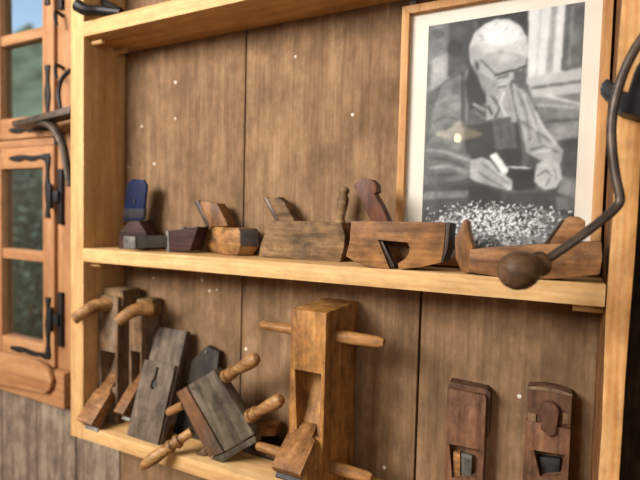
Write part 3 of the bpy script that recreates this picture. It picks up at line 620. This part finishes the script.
# grey board with keyhole, leaning back
bl = zlow(-1.0)
xl, xr = at(127, 435, .012).x, at(158, 444, .012).x
def slab(pxA, pxB, zA, zB, yA, yB, th):
    """a slab from (z,y) A to B, facing the room"""
    d = Vector((0, yB - yA, zB - zA)).normalized(); n = Vector((0, d.z, -d.y)); b = B()
    prism(b, [(pxA, yA, zA), (pxB, yA, zA), (pxB, yB, zB), (pxA, yB, zB)], n * th); return b
ytop = atx(153, 328, xl).y; ztop = at(153, 328, ytop).z; ytop = min(ytop, .105)
t = thing('keyhole_board', 'grey wooden board with a keyhole slot leaning against the worn planes', 'board', ((xl + xr) / 2, .03, bl), GL)
ym = .012 + (ytop - .012) * .69; zm = bl + (ztop - bl) * .69
nrm = Vector((0, ztop - bl, -(ytop - .012))).normalized()
b = slab(xl, xr, bl, zm, .010, ym - .003, .008)
key = B(); kc = Vector((xl + (xr - xl) * .48, ym - .012, zm - .058)); u = Vector((1, 0, 0)); v = Vector((0, ytop - .012, ztop - bl)).normalized()
prism(key, [kc + (u * math.cos(a) * .0115 + v * math.sin(a) * .016) - nrm * .03 for a in [2 * math.pi * k / 14 for k in range(14)]], nrm * .043)
slot = B(); prism(slot, [kc + u * sx + v * sz - nrm * .03 for sx, sz in ((-.005, 0), (.005, 0), (.0045, .045), (-.0045, .045))], nrm * .043)
obj('front_board', b, 'grey_board', t, .0015, cut=[key, slot])
b = slab(xl + .006, xr + .004, bl + .001, ztop, .0192, ytop + .0082, .018); obj('back_board', b, 'grey_board', t, .0015)
b = B(); pc = kc + nrm * (-.006) - v * .001; lathe(b, pc, pc + nrm * .012, [(0, .006), (1, .0055)], 12); obj('catch_pin', b, 'blackened', t, 0)
settle(t, bl)
# charcoal board behind the clamp
xl, xr = at(189, 352, .1).x, at(214, 352, .1).x
t = thing('charcoal_board', 'charcoal-dark board with clipped corners leaning at the back, behind the screw clamp', 'board', ((xl + xr) / 2, .1, zlow(xl)), GL)
zt = at(202, 346, .12).z; zl = zlow(xl); b = B(); cx = (xl + xr) / 2
prism(b, [(xl - .045, .088, zl), (xr, .088, zl), (xr, .119, zt - .018), (xr - .003, .1225, zt - .01), (cx - .002, .1235, zt), (xl - .004, .116, zt - .045)], (0, .018, 0)); obj('board', b, 'dark_board', t, .0015)
b = B(); c0 = Vector((cx, .1215, zt - .014)); lathe(b, c0 - Vector((0, .004, 0)), c0 + Vector((0, .004, 0)), [(0, .004), (1, .004)], 10); obj('nail', b, 'steel', t, 0)
settle(t, zl)
# screw clamp: two cheeks on two turned screws
y = .018
t = thing('screw_clamp', 'wooden double-screw clamp of two worn cheeks with four turned handle ends', 'clamp', at(216, 455, y), GL)
px_prism('cheek', [(187.5, 382), (213.8, 366), (254.5, 430), (225, 447.5)], y, .03, 'slate_wood', t, .002)
px_prism('cheek', [(176, 389), (186, 383), (223.3, 448.4), (209, 454)], y, .03, 'rust_wood', t, .002)
px_prism('jaw_end', [(209.5, 455), (224, 449.5), (254.5, 431.8), (256.5, 438.5), (240, 447), (222, 459)], y + .004, .024, 'slate_wood', t, .0015)
def handle(pa, pb, ya, prof, mat='turned'):
    b = B(); lathe(b, at(pa[0], pa[1], ya), at(pb[0], pb[1], pb[2] if len(pb) > 2 else ya), prof, 18); obj('screw_handle', b, mat, t, 0)
yy = y + .015
hp_ = [(0, .0115), (.1, .012), (.12, .0165), (.19, .0172), (.21, .0125), (.25, .0125), (.27, .0158), (.33, .0158), (.36, .0115), (.5, .013), (.75, .0168), (.88, .0165), (.96, .012), (1, .002)]
handle((221, 375.5), (258.5, 353), yy, hp_); handle((244.5, 415), (283, 394), yy, hp_)
handle((192, 427.5), (140, 464, -.055), yy - .02, [(0, .0115), (.22, .0115), (.24, .0168), (.30, .018), (.33, .013), (.37, .013), (.39, .0165), (.44, .0165), (.47, .012), (.5, .0135), (.7, .0165), (.88, .0135), (.97, .008), (1, .002)])
b = B(); lathe(b, at(184, 401, yy), at(168, 409, yy), [(0, .011), (.8, .0115), (.95, .010), (1, .006)], 14); obj('screw', b, 'turned', t, 0)
b = B(); lathe(b, at(208, 446, yy), at(190, 457, yy), [(0, .0105), (.9, .0105), (1, .007)], 14); obj('screw', b, 'rust_wood', t, 0)
settle(t, zlow(t.location.x), ('cheek', 'jaw_end'))
# offcut and dark plane body at the back
t = thing('dark_plane_body', 'low dark wooden plane body lying against the back boards by the tall block', 'hand plane', at(275, 436, .1), GL)
x0, x1 = at(246, 430, .1).x, at(288, 430, .1).x; zl = zlow(x0)
b = B(); prism(b, [(x0, .09, zl), (x1, .09, zl), (x1, .09, zl + .036), (x0 + .012, .09, zl + .040), (x0, .09, zl + .03)], (0, .05, 0)); obj('body', b, 'dark_board', t, .0015)
b = B(); box(b, (x0 + .02, .0885, zl + .008), (x1 - .01, .0905, zl + .014)); obj('rebate', b, 'hang_dark', t, .0005)
settle(t, zl)
b = B(); a = at(254, 424, .115); prism(b, [at(254, 425, .105), at(275, 424.5, .105), at(277, 413.5, .105), at(272, 411.5, .105), at(258, 412, .105)], (0, .03, 0)); o = obj('wood_offcut', b, 'horn', None, .002)
o.location.z = zlow(o.location.x) + .0405; tag(o, 'small light brown wood offcut lying on the low dark plane body', 'offcut', GL)
# the two reddish planes standing against the back boards on the right
y = .098
def stand_plane(label, pl, pr, top_l, top_r, mat): 
    t = thing('standing_plane', label, 'hand plane', at((pl + pr) / 2, 480, y), GL); t.location.z = zlow(t.location.x); return t
t = stand_plane('red-brown plane standing on end with plain flat face and open mouth', 445, 489, 386, 391, 'hang_red')
tl, tr = at(447, 390, y), at(486.5, 395, y); xL, xR = tl.x, tr.x; zt = (tl.z + tr.z) / 2; zb = zlow(xL)
b = B(); prism(b, [(xL, y, zb), (xR, y, zb), (xR, y, zt - .004), (xR - .004, y, zt), (xL + .004, y, zt + .002), (xL, y, zt - .002)], (0, .04, 0))
c = B(); m = [at(449, 443.8, y), at(480, 450, y), at(476.5, 478, y), at(452, 478, y)]; prism(c, [p + Vector((0, -.02, 0)) for p in m], (0, .046, 0))
obj('body', b, 'hang_red', t, .003, cut=[c])
b = B(); prism(b, [(xL - .001, y + .012, zt - .09), (xR + .006, y + .012, zt - .09), (xR + .006, y + .012, zt + .004), (xR - .002, y + .012, zt + .009), (xL + .002, y + .012, zt + .012), (xL - .001, y + .012, zt + .008)], (0, .033, 0)); obj('back_cap', b, 'hang_dark', t, .002)
px_prism('wedge', [(453, 452), (460, 453), (460, 478), (453.5, 478)], y + .008, .016, 'old_gold', t, .001)
px_prism('iron', [(461, 453), (472, 456), (471, 476), (461, 477)], y + .012, .01, 'steel', t, .0005)
t = stand_plane('red-brown plane standing on end with a rounded knob above its dark mouth', 527, 573, 385, 390, 'hang_red')
tl, tr = at(527, 392, y), at(572.5, 396, y); xL, xR = tl.x, tr.x; zt = at(550, 389, y).z; zb = zlow(xL); zsld = at(550, 425, y).z
b = B(); prism(b, [(xL, y, zb), (xR, y, zb), (xR, y, zsld - .002), (xL, y, zsld)], (0, .042, 0))
c = B(); m = [at(533.6, 450, y), at(565, 455, y), at(561, 476, y), at(540, 477, y)]; prism(c, [p + Vector((0, -.02, 0)) for p in m], (0, .05, 0))
obj('body', b, 'hang_red', t, .0015, cut=[c])
arc = [(xR - (xR - xL) * k / 10, y + .006, zt - .006 + .006 * math.sin(math.pi * k / 10)) for k in range(11)]
b = B(); prism(b, [(xL + .0005, y + .006, zsld + .0005), (xR - .0005, y + .006, zsld + .0005)] + arc, (0, .036, 0)); obj('head', b, 'hang_dark', t, .0015)
b = B(); prism(b, [(p[0], y + .004, p[2] + .001) for p in arc] + [(p[0], y + .004, p[2] - .003 - .004 * math.sin(math.pi * k / 10)) for k, p in list(enumerate(arc))[::-1]], (0, .005, 0)); obj('worn_rim', b, 'old_mix', t, .0005)
for px_ in (531.5, 566.5):
    px_prism('shoulder', [(px_ - 4, 413), (px_ + 4.5, 414), (px_ + 4.5, 424.5), (px_ - 4, 424)], y + .002, .01, 'old_mix', t, .001)
b = B(); kx = at(549.5, 415, y).x; kz0, kz1 = at(549.5, 437, y).z, at(549.5, 401, y).z; r = .0165
prof = [(kx, y - .008, kz0), (kx + r * .35, y - .008, kz0 + .005), (kx + r * .85, y - .008, kz0 + .009), (kx + r * .8, y - .008, kz0 + .018)] + [(kx + r * math.cos(a), y - .008, kz1 - r + r * math.sin(a)) for a in [math.pi * k / 8 for k in range(9)]] + [(kx - r * .8, y - .008, kz0 + .020), (kx - r * .9, y - .008, kz0 + .012), (kx - r * .3, y - .008, kz0 + .007)]
prism(b, prof, (0, .02, 0)); obj('knob', b, 'hang_red', t, .006)
px_prism('iron', [(539, 457), (560, 459), (559, 476), (542, 476)], y + .016, .012, 'blackened', t, .001)
# ================================================================== IRON THINGS
# brace (crank) hanging before the right upright
y = -.075
br = thing('hand_brace', 'bent iron brace with a turned wooden grip hanging before the right upright', 'brace', at(523, 290, -.13))
b = B(); path = [at(522, 272, -.135), at(545, 260.5, -.12), at(565, 247.5, -.11), at(580, 237, -.102), at(600, 221.5, -.088), at(612, 211.5, -.08), at(619, 203, -.076), at(619.5, 194, -.075), at(615.5, 176, -.073), at(612.2, 150, -.071), at(611.4, 128, -.07), at(613, 112, -.07), at(616.5, 95, -.07), at(622, 77, -.069), at(630, 58.5, -.068), at(641, 40, -.066), at(665, 8, -.064)]
tube(b, path, .0068, 12, 4); obj('crank', b, 'iron_brown', br, 0)
b = B(); g0, g1 = at(504, 275, -.178), at(545, 262, -.118)
lathe(b, g0, g1, [(0, .006), (.0, .013), (.04, .0155), (.08, .0205), (.2, .0265), (.36, .0285), (.5, .0265), (.62, .0215), (.7, .0175), (.76, .0165), (.82, .0185), (.9, .0185), (.97, .014), (1, .008)], 24); obj('grip', b, 'grip_wood', br, 0)
b = B(); d = (g1 - g0).normalized(); lathe(b, g0 - d * .0015, g0 + d * .002, [(0, .008), (.3, .0105), (1, .0105)], 18); obj('grip_end', b, 'hang_dark', br, 0)
# forged hook that carries the brace
hk = thing('forged_hook', 'black forged iron hook on the right upright, carrying the brace', 'hook', at(625, 100, -.03))
px_prism('hook', [(601.5, 83.5), (606.5, 78.5), (612, 80.5), (618, 89), (629, 92.5), (632.5, 80), (637, 66), (645, 56), (664, 50), (668, 112), (650, 117), (636, 116), (621, 111.5), (617.5, 101), (607, 95.5), (602, 89)], -.04, .036, 'iron', hk, .0012)
# dark iron bracket at the left of the shelf
ib = thing('iron_bracket', 'dark iron bracket with a thin ledge and curved brace, before the window', 'bracket', at(60, 170, .05))
yb = .045
px_prism('ledge', [(11.5, 121.5), (69.5, 106), (69.5, 113.5), (12.5, 126.5)], yb, .05, 'iron_brown', ib, .001)
b = B(); tube(b, [at(36, 122, yb + .02), at(48, 124, yb + .02), at(57, 133, yb + .02), at(64, 150, yb + .02), at(70, 186, yb + .02)], lambda u: .014 - .006 * abs(u - .4), 10); obj('curved_brace', b, 'iron_brown', ib, 0)
b = B(); tube(b, [at(70.5, 70, yb + .02), at(62, 79, yb + .02), at(58.5, 92, yb + .02), at(60, 108, yb + .02)], .0065, 10); obj('upper_scroll', b, 'iron', ib, 0)
b = B(); box(b, (-1.262, yb + .005, at(68, 176, yb).z), (-1.2537, yb + .035, at(69, 66, yb).z)); obj('mounting_plate', b, 'iron', ib, .001)
# black tool on top of the top shelf
it = thing('iron_bar_tool', 'black iron tool lying on the top shelf, end past the left upright', 'tool', (-1.1, .03, .516))
b = B(); tube(b, [at(77, -2, -.03), at(86, 3, -.02), at(100, 3.5, .0), at(121, 5.5, .02)], lambda u: .017 - .006 * u, 10); obj('handle', b, 'iron', it, 0)
b = B(); tube(b, [at(121, 5, .02), at(112, 0, .05), at(96, -8, .08)], .011, 10); obj('shank', b, 'iron', it, 0)
settle(it, .516)
# ================================================================== PENDANT LAMP (behind the viewer, mirrored in the picture glass)
gp = at(458, 135, .1185); dr = (gp - CAM); dr.y = -dr.y; pl = gp + dr * ((-2.2 - gp.y) / dr.y)
pd = thing('pendant_lamp', 'pale enamel pendant lamp with a warm bulb hanging from the ceiling', 'lamp', (pl.x, pl.y, pl.z))
b = B(); lathe(b, pl + Vector((0, 0, .09)), (pl.x, pl.y, CE), [(0, .003), (1, .003)], 8); obj('cable', b, 'iron', pd, 0)
b = B(); lathe(b, pl + Vector((0, 0, .0)), pl + Vector((0, 0, .09)), [(0, .15), (.1, .145), (.4, .07), (.7, .03), (1, .02)], 24); obj('shade', b, 'opal', pd, 0)
b = B(); lathe(b, pl + Vector((0, 0, -.05)), pl + Vector((0, 0, .0)), [(0, .004), (.2, .013), (.5, .019), (.8, .014), (1, .01)], 16); obj('bulb', b, 'bulb', pd, 0)
